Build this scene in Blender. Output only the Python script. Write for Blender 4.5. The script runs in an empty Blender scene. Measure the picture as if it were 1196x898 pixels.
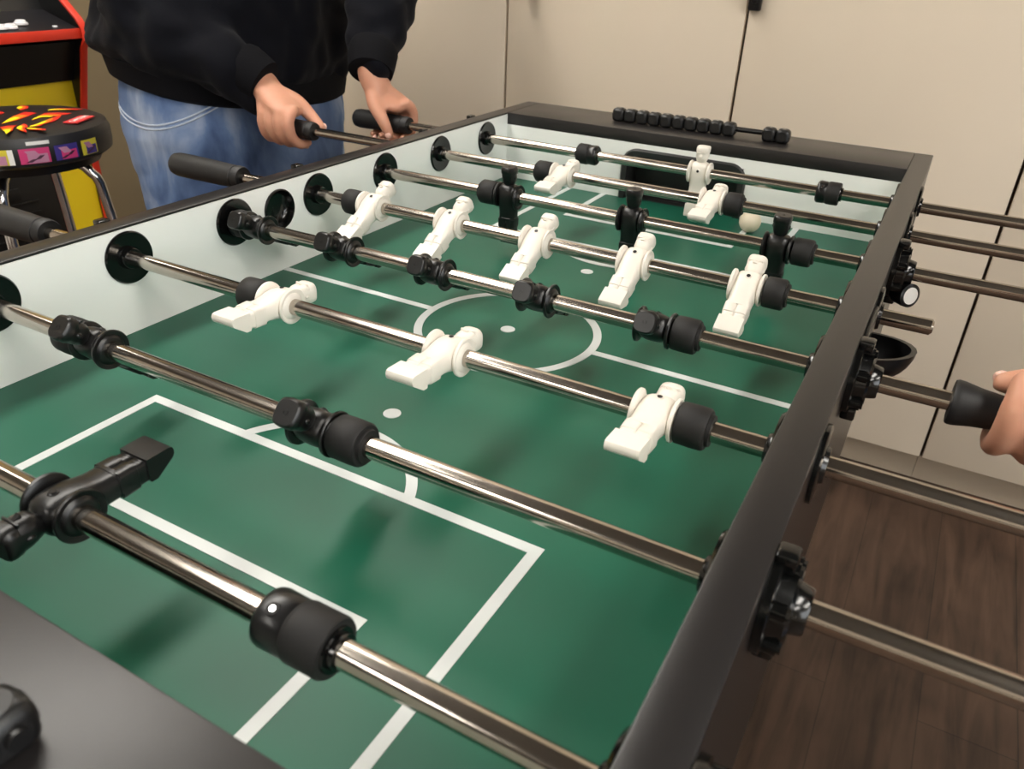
import bpy, bmesh, math, random
from mathutils import Vector, Matrix, Euler
random.seed(7)
SC = bpy.context.scene
COL = SC.collection
PI = math.pi
FZ = 0.80                       # height of the playing field above the floor
W = 0.69                        # inner width of the table (along the rods, X)
SP = 0.14935                    # rod spacing (along Y)
RH = 0.0842                     # rod axis above the field
RAIL = 0.1185                   # rail top above the field

# ------------------------------------------------------------------ materials
def nodes(m):
    m.use_nodes = True
    return m.node_tree, m.node_tree.nodes['Principled BSDF']

def srgb(r, g, b):
    f = lambda c: (c/255/12.92) if c/255 <= .04045 else ((c/255+.055)/1.055)**2.4
    return (f(r), f(g), f(b), 1)

def mat(name, col, rough=.5, metal=0.0, spec=.5, coat=0.0, bump=0.0, bscale=200, var=0.0, vscale=30, coat_rough=.1, sheen=0, sss=0):
    m = bpy.data.materials.new(name)
    nt, b = nodes(m)
    b.inputs['Base Color'].default_value = col
    b.inputs['Roughness'].default_value = rough
    b.inputs['Metallic'].default_value = metal
    b.inputs['Specular IOR Level'].default_value = spec
    b.inputs['Coat Weight'].default_value = coat
    b.inputs['Coat Roughness'].default_value = coat_rough
    if sheen: b.inputs['Sheen Weight'].default_value = sheen
    if sss:
        b.inputs['Subsurface Weight'].default_value = sss
        b.inputs['Subsurface Scale'].default_value = .01
        b.inputs['Subsurface Radius'].default_value = (1, .35, .2)
    tc = nt.nodes.new('ShaderNodeTexCoord')
    if var:
        n = nt.nodes.new('ShaderNodeTexNoise'); n.inputs['Scale'].default_value = vscale; n.inputs['Detail'].default_value = 5
        nt.links.new(tc.outputs['Object'], n.inputs['Vector'])
        mx = nt.nodes.new('ShaderNodeMix'); mx.data_type = 'RGBA'
        mx.inputs['A'].default_value = tuple(c*(1-var) for c in col[:3])+(1,)
        mx.inputs['B'].default_value = tuple(min(1, c*(1+var)) for c in col[:3])+(1,)
        nt.links.new(n.outputs['Fac'], mx.inputs['Factor'])
        nt.links.new(mx.outputs['Result'], b.inputs['Base Color'])
    if bump:
        n = nt.nodes.new('ShaderNodeTexNoise'); n.inputs['Scale'].default_value = bscale; n.inputs['Detail'].default_value = 4
        nt.links.new(tc.outputs['Object'], n.inputs['Vector'])
        bp = nt.nodes.new('ShaderNodeBump'); bp.inputs['Strength'].default_value = bump; bp.inputs['Distance'].default_value = .002
        nt.links.new(n.outputs['Fac'], bp.inputs['Height'])
        nt.links.new(bp.outputs['Normal'], b.inputs['Normal'])
    return m

def emit(name, col, s):
    m = bpy.data.materials.new(name)
    nt, b = nodes(m)
    b.inputs['Base Color'].default_value = col
    b.inputs['Emission Color'].default_value = col
    b.inputs['Emission Strength'].default_value = s
    return m

M = {}
M['field'] = mat('green_playfield', srgb(23, 91, 70), .44, spec=.36, var=.06, vscale=9)
M['line'] = mat('white_field_paint', srgb(206, 210, 209), .4)
M['inwall'] = mat('white_inner_laminate', srgb(240, 242, 238), .35, var=.05, vscale=7)
M['lam'] = mat('black_laminate', srgb(30, 28, 28), .34, spec=.5, var=.08, vscale=60, bump=.04, bscale=900)
M['side'] = mat('dark_side_laminate', srgb(26, 23, 22), .3, spec=.5)
M['steel'] = mat('brushed_steel', srgb(184, 176, 166), .15, 1.0, var=.12, vscale=90)
M['chrome'] = mat('chrome', srgb(215, 215, 218), .08, 1.0)
M['blackp'] = mat('black_plastic', srgb(13, 13, 14), .3, spec=.5)
M['blackman'] = mat('black_player_plastic', srgb(13, 13, 13), .33, spec=.5)
M['gloss'] = mat('gloss_black_plastic', srgb(10, 11, 11), .16, spec=.5)
M['rubber'] = mat('black_rubber', srgb(21, 20, 20), .62, spec=.4, bump=.05, bscale=1500)
M['grip'] = mat('black_grip_rubber', srgb(24, 24, 25), .52, spec=.45, bump=.08, bscale=1200)
M['whiteman'] = mat('white_player_plastic', srgb(228, 222, 212), .36, spec=.5)
M['goal'] = mat('black_goal_plastic', srgb(40, 39, 39), .38)
M['ball'] = mat('ivory_ball', srgb(222, 210, 186), .4)
M['bead'] = mat('black_bead_plastic', srgb(15, 15, 16), .42, spec=.5)
M['cab'] = mat('beige_cabinet_laminate', srgb(218, 204, 184), .42, spec=.4, var=.03, vscale=3)
M['kick'] = mat('beige_toe_kick', srgb(196, 180, 158), .5)
M['wall'] = mat('beige_wall_paint', srgb(176, 156, 122), .75, var=.03, vscale=4)
M['wall2'] = mat('pale_wall_paint', srgb(228, 220, 206), .8)
M['ceil'] = mat('grey_ceiling_tile', srgb(100, 96, 91), .9, bump=.2, bscale=80)
M['gap'] = mat('dark_door_gap', srgb(58, 46, 34), .8)
M['hw'] = mat('dark_cabinet_hardware', srgb(44, 42, 42), .35, .6)
M['skin'] = mat('skin', srgb(206, 150, 124), .5, spec=.4, var=.09, vscale=45, sss=.12, bump=.05, bscale=300)
M['skin2'] = mat('skin_light', srgb(200, 146, 120), .5, spec=.4, var=.07, vscale=45, sss=.12, bump=.05, bscale=300)
M['nail'] = mat('fingernail', srgb(232, 186, 170), .3)
M['hair'] = mat('dark_hair', srgb(30, 24, 20), .6)
M['hood'] = mat('navy_black_fleece', srgb(9, 10, 17), .9, spec=.15, bump=.25, bscale=260, sheen=.03)
M['rib'] = mat('ribbed_black_cuff', srgb(11, 11, 15), .9, spec=.15, bump=.3, bscale=500)
M['shoe'] = mat('dark_shoe', srgb(30, 30, 32), .6)
M['yellow'] = mat('yellow_arcade_panel', srgb(252, 220, 34), .4)
M['red'] = mat('red_arcade_edging', srgb(214, 52, 32), .35)
M['arcblack'] = mat('black_arcade_panel', srgb(14, 14, 15), .4)
M['deck'] = mat('black_control_deck', srgb(34, 33, 36), .35)
M['screen'] = mat('dark_screen_glass', srgb(8, 9, 12), .06)
M['bezel'] = mat('olive_bezel_art', srgb(92, 104, 40), .4)
M['button'] = mat('white_button', srgb(236, 236, 240), .3)
M['vinyl'] = mat('black_vinyl', srgb(24, 23, 24), .42, bump=.05, bscale=400)
M['pink'] = mat('pink_print', srgb(205, 58, 118), .45)
M['mauve'] = mat('mauve_print', srgb(186, 130, 158), .45)
M['blue'] = mat('violet_blue_print', srgb(62, 50, 132), .45)
M['plum'] = mat('plum_print', srgb(70, 30, 56), .45)
M['pyel'] = mat('yellow_print', srgb(214, 200, 60), .45)
M['pwhite'] = mat('white_print', srgb(238, 236, 232), .45)
M['tagred'] = mat('red_tag', srgb(216, 58, 58), .5)
M['panel'] = emit('lit_panel', (1, .955, .88, 1), 19.0)
M['fill_glow'] = emit('fill_window_glow', (.92, .96, 1, 1), 3.4)  # glowing pane of the unseen window, added as extra light from the right
M['frame'] = mat('white_lamp_frame', srgb(225, 225, 222), .5)

M['fred'] = mat('red_flame_print', srgb(206, 38, 24), .45)
M['forange'] = mat('orange_flame_print', srgb(226, 120, 24), .45)
M['fyellow'] = mat('yellow_flame_print', srgb(236, 222, 26), .45)

def denim_mat():
    m = bpy.data.materials.new('washed_denim')
    nt, b = nodes(m)
    b.inputs['Roughness'].default_value = .85
    b.inputs['Specular IOR Level'].default_value = .2
    tc = nt.nodes.new('ShaderNodeTexCoord')
    n = nt.nodes.new('ShaderNodeTexNoise'); n.inputs['Scale'].default_value = 9; n.inputs['Detail'].default_value = 6; n.inputs['Distortion'].default_value = .6
    mp = nt.nodes.new('ShaderNodeMapping'); mp.inputs['Scale'].default_value = (1, 1, .55)
    nt.links.new(tc.outputs['Object'], mp.inputs[0]); nt.links.new(mp.outputs[0], n.inputs['Vector'])
    r = nt.nodes.new('ShaderNodeValToRGB')
    r.color_ramp.elements[0].position = .32; r.color_ramp.elements[0].color = srgb(58, 76, 112)
    r.color_ramp.elements[1].position = .72; r.color_ramp.elements[1].color = srgb(168, 180, 200)
    e = r.color_ramp.elements.new(.5); e.color = srgb(96, 118, 156)
    nt.links.new(n.outputs['Fac'], r.inputs[0]); nt.links.new(r.outputs[0], b.inputs['Base Color'])
    w = nt.nodes.new('ShaderNodeTexNoise'); w.inputs['Scale'].default_value = 700
    nt.links.new(tc.outputs['Object'], w.inputs['Vector'])
    bp = nt.nodes.new('ShaderNodeBump'); bp.inputs['Strength'].default_value = .2; bp.inputs['Distance'].default_value = .002
    nt.links.new(w.outputs['Fac'], bp.inputs['Height']); nt.links.new(bp.outputs['Normal'], b.inputs['Normal'])
    return m
M['denim'] = denim_mat()
M['stitch'] = mat('pale_denim_stitching', srgb(178, 188, 202), .8)

def floor_mat():
    m = bpy.data.materials.new('dark_walnut_planks')
    nt, b = nodes(m)
    tc = nt.nodes.new('ShaderNodeTexCoord')
    mp = nt.nodes.new('ShaderNodeMapping'); mp.inputs['Rotation'].default_value = (0, 0, PI/2)
    nt.links.new(tc.outputs['Object'], mp.inputs[0])
    br = nt.nodes.new('ShaderNodeTexBrick')
    br.offset = .37; br.inputs['Scale'].default_value = 1.0
    br.inputs['Brick Width'].default_value = 1.25; br.inputs['Row Height'].default_value = .16
    br.inputs['Mortar Size'].default_value = .0015; br.inputs['Mortar Smooth'].default_value = .3
    br.inputs['Color1'].default_value = srgb(84, 66, 55); br.inputs['Color2'].default_value = srgb(72, 57, 48)
    br.inputs['Mortar'].default_value = srgb(60, 48, 41)
    nt.links.new(mp.outputs[0], br.inputs['Vector'])
    mg = nt.nodes.new('ShaderNodeMapping'); mg.inputs['Scale'].default_value = (14, 1.6, 1)
    nt.links.new(tc.outputs['Object'], mg.inputs[0])
    n = nt.nodes.new('ShaderNodeTexNoise'); n.inputs['Scale'].default_value = 2.2; n.inputs['Detail'].default_value = 7; n.inputs['Distortion'].default_value = .8
    nt.links.new(mg.outputs[0], n.inputs['Vector'])
    n2 = nt.nodes.new('ShaderNodeTexNoise'); n2.inputs['Scale'].default_value = 4.5; n2.inputs['Detail'].default_value = 3
    nt.links.new(tc.outputs['Object'], n2.inputs['Vector'])
    ad = nt.nodes.new('ShaderNodeMath'); ad.operation = 'MULTIPLY_ADD'; ad.inputs[1].default_value = .6
    nt.links.new(n2.outputs['Fac'], ad.inputs[0]); nt.links.new(n.outputs['Fac'], ad.inputs[2])
    r = nt.nodes.new('ShaderNodeValToRGB')
    r.color_ramp.elements[0].position = .55; r.color_ramp.elements[0].color = (.48, .47, .46, 1)
    r.color_ramp.elements[1].position = .98; r.color_ramp.elements[1].color = (1.5, 1.42, 1.34, 1)
    nt.links.new(ad.outputs[0], r.inputs[0])
    mx = nt.nodes.new('ShaderNodeMix'); mx.data_type = 'RGBA'; mx.blend_type = 'MULTIPLY'; mx.inputs['Factor'].default_value = 1
    nt.links.new(br.outputs['Color'], mx.inputs['A']); nt.links.new(r.outputs[0], mx.inputs['B'])
    nt.links.new(mx.outputs['Result'], b.inputs['Base Color'])
    b.inputs['Roughness'].default_value = .5
    b.inputs['Specular IOR Level'].default_value = .35
    bp = nt.nodes.new('ShaderNodeBump'); bp.inputs['Strength'].default_value = .15; bp.inputs['Distance'].default_value = .001
    nt.links.new(n.outputs['Fac'], bp.inputs['Height']); nt.links.new(bp.outputs['Normal'], b.inputs['Normal'])
    return m
M['floor'] = floor_mat()

# ------------------------------------------------------------------ mesh helpers
class MB:
    """collects shapes in one bmesh; build() links them as one mesh object"""
    def __init__(self):
        self.bm = bmesh.new(); self.mats = []; self.mi = 0
    def use(self, m):
        if m not in self.mats: self.mats.append(m)
        self.mi = self.mats.index(m); return self
    def _mark(self, faces):
        for f in faces: f.material_index = self.mi
    def box(self, c, s, bev=0.0, rot=None, seg=2):
        r = bmesh.ops.create_cube(self.bm, size=1)
        vs = r['verts']
        bmesh.ops.scale(self.bm, vec=Vector(s), verts=vs)
        fs = {f for v in vs for f in v.link_faces}
        if bev:
            es = list({e for v in vs for e in v.link_edges})
            rr = bmesh.ops.bevel(self.bm, geom=es, offset=bev, segments=seg, profile=.5, affect='EDGES', clamp_overlap=True)
            vs = list({v for f in rr['faces'] for v in f.verts} | {v for v in vs if v.is_valid})
            fs = {f for v in vs for f in v.link_faces}
        if rot: bmesh.ops.rotate(self.bm, cent=(0, 0, 0), matrix=Euler(rot).to_matrix(), verts=vs)
        bmesh.ops.translate(self.bm, vec=Vector(c), verts=vs)
        self._mark(fs); return self
    def rings(self, rings, cap=True, closed=False):
        rv = [[self.bm.verts.new(p) for p in r] for r in rings]
        n = len(rv[0]); fs = []
        m = len(rv) if closed else len(rv)-1
        for i in range(m):
            a, b = rv[i], rv[(i+1) % len(rv)]
            for j in range(n):
                try: fs.append(self.bm.faces.new((a[j], a[(j+1) % n], b[(j+1) % n], b[j])))
                except ValueError: pass
        if cap and not closed:
            fs.append(self.bm.faces.new(rv[0][::-1])); fs.append(self.bm.faces.new(rv[-1]))
        self._mark(fs); return self
    def lathe(self, prof, axis='X', c=(0, 0, 0), n=32, cap=True, mtx=None):
        rings = []
        for a, r in prof:
            ring = []
            for k in range(n):
                t = 2*PI*k/n; u, v = r*math.cos(t), r*math.sin(t)
                p = {'X': (a, u, v), 'Y': (v, a, u), 'Z': (u, v, a)}[axis]
                p = Vector(p)
                if mtx is not None: p = mtx @ p
                ring.append(p+Vector(c))
            rings.append(ring)
        return self.rings(rings, cap)
    def cyl(self, p, q, r, r2=None, n=20):
        p, q = Vector(p), Vector(q); d = (q-p)
        m = d.to_track_quat('X', 'Z').to_matrix()
        return self.lathe([(0, r), (d.length, r if r2 is None else r2)], 'X', p, n, True, m)
    def loft(self, secs, n=24):
        """secs: (z, cx, cy, wx, wy, exponent) superellipse sections"""
        rings = []
        for z, cx, cy, wx, wy, e in secs:
            ring = []
            for k in range(n):
                t = 2*PI*k/n; ct, st = math.cos(t), math.sin(t)
                ring.append((cx+wx/2*math.copysign(abs(ct)**(2/e), ct), cy+wy/2*math.copysign(abs(st)**(2/e), st), z))
            rings.append(ring)
        return self.rings(rings)
    def tube(self, pts, rad, n=14, flat=None, steps=1):
        pts = [Vector(p) for p in pts]
        rad = [r if isinstance(r, (tuple, list)) else (r, r) for r in rad]
        if steps > 1:      # Catmull-Rom refinement
            P, R2 = [], []
            for i in range(len(pts)-1):
                p0, p1, p2, p3 = pts[max(i-1, 0)], pts[i], pts[i+1], pts[min(i+2, len(pts)-1)]
                for k in range(steps):
                    t = k/steps
                    P.append(.5*((2*p1)+(p2-p0)*t+(2*p0-5*p1+4*p2-p3)*t*t+(3*p1-p0-3*p2+p3)*t**3))
                    R2.append(tuple(rad[i][j]*(1-t)+rad[i+1][j]*t for j in (0, 1)))
            P.append(pts[-1]); R2.append(rad[-1]); pts, rad = P, R2
        rings = []; up = None
        N = len(pts)
        for i, p in enumerate(pts):
            d = (pts[min(i+1, N-1)]-pts[max(i-1, 0)]).normalized()
            if up is None:
                up = Vector(flat) if flat else (Vector((0, 0, 1)) if abs(d.z) < .9 else Vector((1, 0, 0)))
            x = d.cross(up)
            if x.length < 1e-5: x = d.orthogonal()
            x.normalize(); u = x.cross(d).normalized(); up = u
            def ring(cp, s): return [cp+s*(rad[i][0]*math.cos(2*PI*k/n)*x+rad[i][1]*math.sin(2*PI*k/n)*u) for k in range(n)]
            ra = min(rad[i])
            if i == 0:
                rings.append(ring(p-d*ra*.95, .3)); rings.append(ring(p-d*ra*.62, .78))
            rings.append(ring(p, 1))
            if i == N-1:
                rings.append(ring(p+d*ra*.62, .78)); rings.append(ring(p+d*ra*.95, .3))
        return self.rings(rings)
    def sphere(self, c, r, s=(1, 1, 1), seg=24):
        rr = bmesh.ops.create_uvsphere(self.bm, u_segments=seg, v_segments=seg//2, radius=r)
        vs = rr['verts']
        bmesh.ops.scale(self.bm, vec=Vector(s), verts=vs)
        bmesh.ops.translate(self.bm, vec=Vector(c), verts=vs)
        self._mark({f for v in vs for f in v.link_faces}); return self
    def poly(self, pts, h):
        """prism: polygon extruded by vector h"""
        h = Vector(h)
        a = [self.bm.verts.new(Vector(p)) for p in pts]; b = [self.bm.verts.new(Vector(p)+h) for p in pts]
        n = len(a); fs = [self.bm.faces.new(a[::-1]), self.bm.faces.new(b)]
        for j in range(n): fs.append(self.bm.faces.new((a[j], a[(j+1) % n], b[(j+1) % n], b[j])))
        self._mark(fs); return self
    def sheet(self, rows):
        rv = [[self.bm.verts.new(p) for p in r] for r in rows]
        fs = []
        for i in range(len(rv)-1):
            for j in range(len(rv[0])-1):
                fs.append(self.bm.faces.new((rv[i][j], rv[i][j+1], rv[i+1][j+1], rv[i+1][j])))
        self._mark(fs); return self
    def move(self, mtx):
        bmesh.ops.transform(self.bm, matrix=mtx, verts=self.bm.verts[:]); return self
    def build(self, name, material=None, parent=None, loc=(0, 0, 0), sharp=38, smooth=True):
        bm = self.bm
        bmesh.ops.recalc_face_normals(bm, faces=bm.faces[:])
        lim = math.radians(sharp)
        for f in bm.faces: f.smooth = smooth
        for e in bm.edges:
            if len(e.link_faces) == 2 and e.calc_face_angle(0) > lim: e.smooth = False
        me = bpy.data.meshes.new(name); bm.to_mesh(me); bm.free()
        ml = self.mats if self.mats else [material]
        for m in ml: me.materials.append(m)
        o = bpy.data.objects.new(name, me); COL.objects.link(o)
        o.location = loc
        if parent: o.parent = parent
        return o

def empty(name, loc, label, cat, group=None):
    o = bpy.data.objects.new(name, None); COL.objects.link(o)
    o.empty_display_size = .05; o.location = loc
    return tag(o, label, cat, group)
def tag(o, label, cat, group=None):
    o['label'] = label; o['category'] = cat
    if group: o['group'] = group
    return o
def struct(o): o['kind'] = 'structure'; return o
def lab(o, label): o['label'] = label; return o
def link_copy(o, parent, loc=None):
    c = o.copy(); COL.objects.link(c); c.parent = parent
    if loc is not None: c.location = loc
    return c

# ------------------------------------------------------------------ the room
X0, X1, Y0, Y1, ZC = -2.75, 3.3, -4.4, 1.85, 2.65
struct(MB().box(((X0+X1)/2, (Y0+Y1)/2, -.05), (X1-X0, Y1-Y0, .1)).build('floor', M['floor']))
struct(MB().box(((X0+X1)/2, (Y0+Y1)/2, ZC+.05), (X1-X0, Y1-Y0, .1)).build('ceiling', M['ceil']))
struct(MB().box((X0-.05, (Y0+Y1)/2, ZC/2), (.1, Y1-Y0+.2, ZC)).build('wall_left', M['wall2']))
WY0, WY1, WZ0, WZ1 = -3.0, .55, .85, 2.30
wl = MB()
wl.box((X1+.05, (Y0-.1+WY0)/2, ZC/2), (.1, WY0-Y0+.1, ZC)).box((X1+.05, (Y1+.1+WY1)/2, ZC/2), (.1, Y1+.1-WY1, ZC))
wl.box((X1+.05, (WY0+WY1)/2, WZ0/2), (.1, WY1-WY0, WZ0)).box((X1+.05, (WY0+WY1)/2, (WZ1+ZC)/2), (.1, WY1-WY0, ZC-WZ1))
struct(wl.build('wall_right', M['wall2']))
wn = MB().use(M['frame'])
for q in range(4): wn.box((X1+.04, WY0+.02+q*(WY1-WY0-.04)/3, (WZ0+WZ1)/2), (.05, .04, WZ1-WZ0), .004)
for q in (WZ0+.02, WZ1-.02): wn.box((X1+.04, (WY0+WY1)/2, q), (.046, WY1-WY0, .04), .004)
wn.use(M['fill_glow']).box((X1+.06, (WY0+WY1)/2, (WZ0+WZ1)/2), (.006, WY1-WY0, WZ1-WZ0))
struct(wn.build('fill_window', None))  # unseen window, added to brighten the table's left inner wall
struct(MB().box(((X0+X1)/2, Y1+.05, ZC/2), (X1-X0, .1, ZC)).build('wall_back', M['wall']))
struct(MB().box(((X0+X1)/2, Y0-.05, ZC/2), (X1-X0, .1, ZC)).build('wall_front', M['wall2']))
struct(MB().box((-2.02, .975, ZC/2), (.12, 1.75, ZC)).build('wall_partition', M['wall']))

# ceiling lamps (2 x 4 ft panels)
lamp_frame = lamp_diff = None
k = 0
LAMPS = [(-.72, -.75, 'above the left rail, nearer the camera end'), (-.72, .50, 'above the left rail, nearer the cabinets'), (-2.15, .45, 'above the arcade machine'),
         (1.80, -.75, 'to the right of the table'), (2.85, -.75, 'by the added right hand window'), (2.30, -2.40, 'behind the camera on the right'), (-.72, -2.90, 'behind the camera on the left')]
if True:
    for lx, ly, where in LAMPS:
        r = empty('ceiling_light', (lx, ly, ZC), 'lit white strip lamp on the ceiling %s' % where, 'ceiling light', 'ceiling strip lamps')
        if lamp_frame is None:
            f = MB()
            for sx in (-1, 1): f.box((sx*.18, 0, -.012), (.02, 1.22, .024), .003)
            for sy in (-1, 1): f.box((0, sy*.60, -.012), (.34, .02, .024), .003)
            lamp_frame = f.build('lamp_frame', M['frame'], r)
            lamp_diff = MB().box((0, 0, -.010), (.34, 1.18, .012)).build('diffuser', M['panel'], r)
        else:
            link_copy(lamp_frame, r); link_copy(lamp_diff, r)

# tall built-in cabinets along the back
CY = 1.2
pitch = .6125
seams = [-1.5735, -.961, -.3485, .264, .8765, 1.489, 2.1015]
wh = ['behind the person on the left', 'behind the left player with navy sleeves', 'behind the left half of the score beads',
      'behind the right half of the score beads', 'behind the rod ends on the right', 'at the far right beyond the hand']
for i in range(len(seams)-1):
    a, b = seams[i], seams[i+1]
    cx = (a+b)/2
    r = empty('tall_cabinet', (cx, CY, 0), 'tall beige laminate cabinet %s' % wh[i], 'cabinet', 'tall beige cabinets')
    gap = .0035
    MB().box((0, .31, 1.27), (pitch-.002, .56, 2.34)).box((0, .022, 1.27), (pitch-.001, .012, 2.33)).build('carcass', M['gap'], r)
    MB().box((0, .010, 1.272), (pitch-2*gap, .020, 2.325), .002).build('door', M['cab'], r)
    MB().box((0, .09, .05), (pitch-.001, .02, .1)).build('toe_kick', M['kick'], r)
    if i == 2:
        h = MB()
        h.cyl((-.24, -.026, 1.10), (-.24, -.026, 1.30), .009).sphere((-.24, -.026, 1.10), .0165, (1, .8, 1))
        h.cyl((-.24, 0, 1.125), (-.24, -.026, 1.125), .006).cyl((-.24, 0, 1.28), (-.24, -.026, 1.28), .006)
        h.build('door_handle', M['hw'], r)
    if i == 3:
        h = MB()
        h.box((-.2905, -.008, 1.12), (.028, .016, .075), .004).box((-.2905, -.018, 1.12), (.012, .012, .045), .003)
        h.build('door_latch', M['hw'], r)

# ------------------------------------------------------------------ the table
T = .027
YI = .598           # inner face of the end walls
YO = .730           # outer end
table = empty('foosball_table', (W/2, 0, 0), 'green and white football table with black rails, filling the picture', 'foosball table')
def TP(mb, name, m, **k):                      # table part: world coordinates kept
    mb.move(Matrix.Translation((-W/2, 0, 0)))
    return mb.build(name, m, table, **k)
# field with its painted lines
f = MB().use(M['field']).box((W/2, 0, FZ-.008), (W+.01, 2*YI+.01, .016))
f.use(M['line'])
LW = .0095
zt = FZ+.0002
def strip(x0, y0, x1, y1): f.box(((x0+x1)/2, (y0+y1)/2, zt), (abs(x1-x0), abs(y1-y0), .0008))
def arc(cx, cy, r, a0, a1, n=48):
    closed = abs(a1-a0) > 6.2
    rg = []
    for k in range(n if closed else n+1):
        t = a0+(a1-a0)*k/n; c, s = math.cos(t), math.sin(t)
        rg.append([(cx+(r+dr)*c, cy+(r+dr)*s, FZ+dz) for dr, dz in ((-LW/2, -.0004), (LW/2, -.0004), (LW/2, .0007), (-LW/2, .0007))])
    f.rings(rg, cap=not closed, closed=closed)
RC = .1044
strip(0, -LW/2, W/2-RC-LW*.47, LW/2); strip(W/2+RC+LW*.47, -LW/2, W, LW/2)
arc(W/2, 0, RC, 0, 2*PI, 96)
f.lathe([(-.0004, .0085), (.0007, .0085)], 'Z', (W/2, 0, FZ), 32)
for s in (-1, 1):
    pw, py, gw, gy = .2065, .3208, .138, .4435
    for q in (-1, 1):
        strip(W/2+q*pw-LW/2, s*(py+LW/2), W/2+q*pw+LW/2, s*YI)
        strip(W/2+q*gw-LW/2, s*(gy+LW/2), W/2+q*gw+LW/2, s*YI)
    strip(W/2-pw-LW/2, s*py-LW/2, W/2+pw+LW/2, s*py+LW/2)
    strip(W/2-gw-LW/2, s*gy-LW/2, W/2+gw+LW/2, s*gy+LW/2)
    f.lathe([(-.0004, .0085), (.0007, .0085)], 'Z', (W/2, s*.222, FZ), 32)
    a = math.asin((.3555-.3208+LW*.30)/.0965)
    if s < 0: arc(W/2, -.3555, .0965, a, PI-a, 40)
    else: arc(W/2, .3555, .0965, -a, -(PI-a), 40)
TP(f, 'playing_field', None)
# inner white walls
for sx in (-1, 1):
    m = MB(); HR, HB, hz = .0245, .033, FZ+.0815
    x0, x1 = (-.012, 0) if sx < 0 else (W, W+.012)
    zb_, zt2 = FZ-.0175, FZ+RAIL-.0032
    L = YI+.01
    for q in (-1, 1): m.box(((x0+x1)/2, q*(L+HB)/2, (zb_+zt2)/2), (.012, L-HB, zt2-zb_))
    m.box(((x0+x1)/2, 0, (hz-HB+zb_)/2), (.012, 2*HB, hz-HB-zb_)); m.box(((x0+x1)/2, 0, (hz+HB+zt2)/2), (.012, 2*HB, zt2-hz-HB))
    def sqc(r, x, square):
        o = []
        for k in range(32):
            t = 2*PI*k/32+PI/32*0; c, q = math.cos(t), math.sin(t)
            f_ = HB/max(abs(c), abs(q)) if square else r
            o.append((x, c*f_, hz+q*f_))
        return o
    m.rings([sqc(0, x0, True), sqc(HR, x0, False), sqc(HR, x1, False), sqc(0, x1, True)], closed=True)
    TP(m, 'inner_side_wall', M['inwall'])
GX0, GX1, GH = .242, .450, .082
for s in (-1, 1):
    e = MB()
    e.box((GX0/2, s*(YI+.006), FZ+.042), (GX0, .012, .112)).box(((GX1+W)/2, s*(YI+.006), FZ+.042), (W-GX1, .012, .112))
    e.box(((GX0+GX1)/2, s*(YI+.006), FZ+(GH+.098)/2), (GX1-GX0, .012, .098-GH))
    TP(e, 'inner_end_wall', M['inwall'])
    # goal: a rounded black mouth frame with a box behind it
    g = MB()
    def arch(off, y):
        x0, x1, zt_, r = GX0-off, GX1+off, GH+off, .022+off
        pts = [(x0, y, -.001)]
        for k in range(9):
            t = PI-k*PI/16; pts.append((x0+r+r*math.cos(t), y, zt_-r+r*math.sin(t)))
        for k in range(9):
            t = PI/2-k*PI/16; pts.append((x1-r+r*math.cos(t), y, zt_-r+r*math.sin(t)))
        pts.append((x1, y, -.001))
        return [Vector((p[0], s*p[1], FZ+p[2])) for p in pts]
    g.sheet([arch(.0, YI+.06), arch(-.006, YI+.004), arch(-.005, YI-.004), arch(.004, YI-.005), arch(.007, YI-.001), arch(.007, YI+.013)])
    g.box(((GX0+GX1)/2, s*(YI+.062), FZ+.03), (GX1-GX0+.02, .006, .12))
    g.box(((GX0+GX1)/2, s*(YI+.03), FZ-.012), (GX1-GX0+.01, .06, .006))
    TP(g, 'goal', M['goal'])
    # end apron: flat black top board
    TP(MB().box((W/2, s*(YI+YO)/2, FZ+RAIL-.011), (W-.0006, YO-YI, .022), .0012), 'end_apron', M['lam'])
    TP(MB().box((W/2, s*(YO-.010), FZ-.085), (W, .018, .36)), 'end_panel', M['side'])
for s in (-1, 1):
    xo = -T/2 if s < 0 else W+T/2
    TP(MB().box((xo, 0, FZ+RAIL-.0016), (T, 2*YO, .0032), .0012), 'side_rail', M['lam'])
    xs = -.0195 if s < 0 else W+.0195
    TP(MB().box((xs, 0, FZ-.0706), (.0145, 2*YO-.002, .3718)), 'side_panel', M['side'])
TP(MB().box((W/2, 0, FZ-.2), (W, 2*YO-.04, .012)), 'bottom_board', M['side'])
for sx in (-1, 1):
    for sy in (-1, 1):
        l = MB().loft([(0, 0, 0, .08, .08, 6), (.03, 0, 0, .085, .085, 6), (FZ-.2, 0, 0, .11, .11, 6)])
        l.move(Matrix.Translation((W/2+sx*.25, sy*.6, 0)))
        TP(l, 'leg', M['side'])
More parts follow.
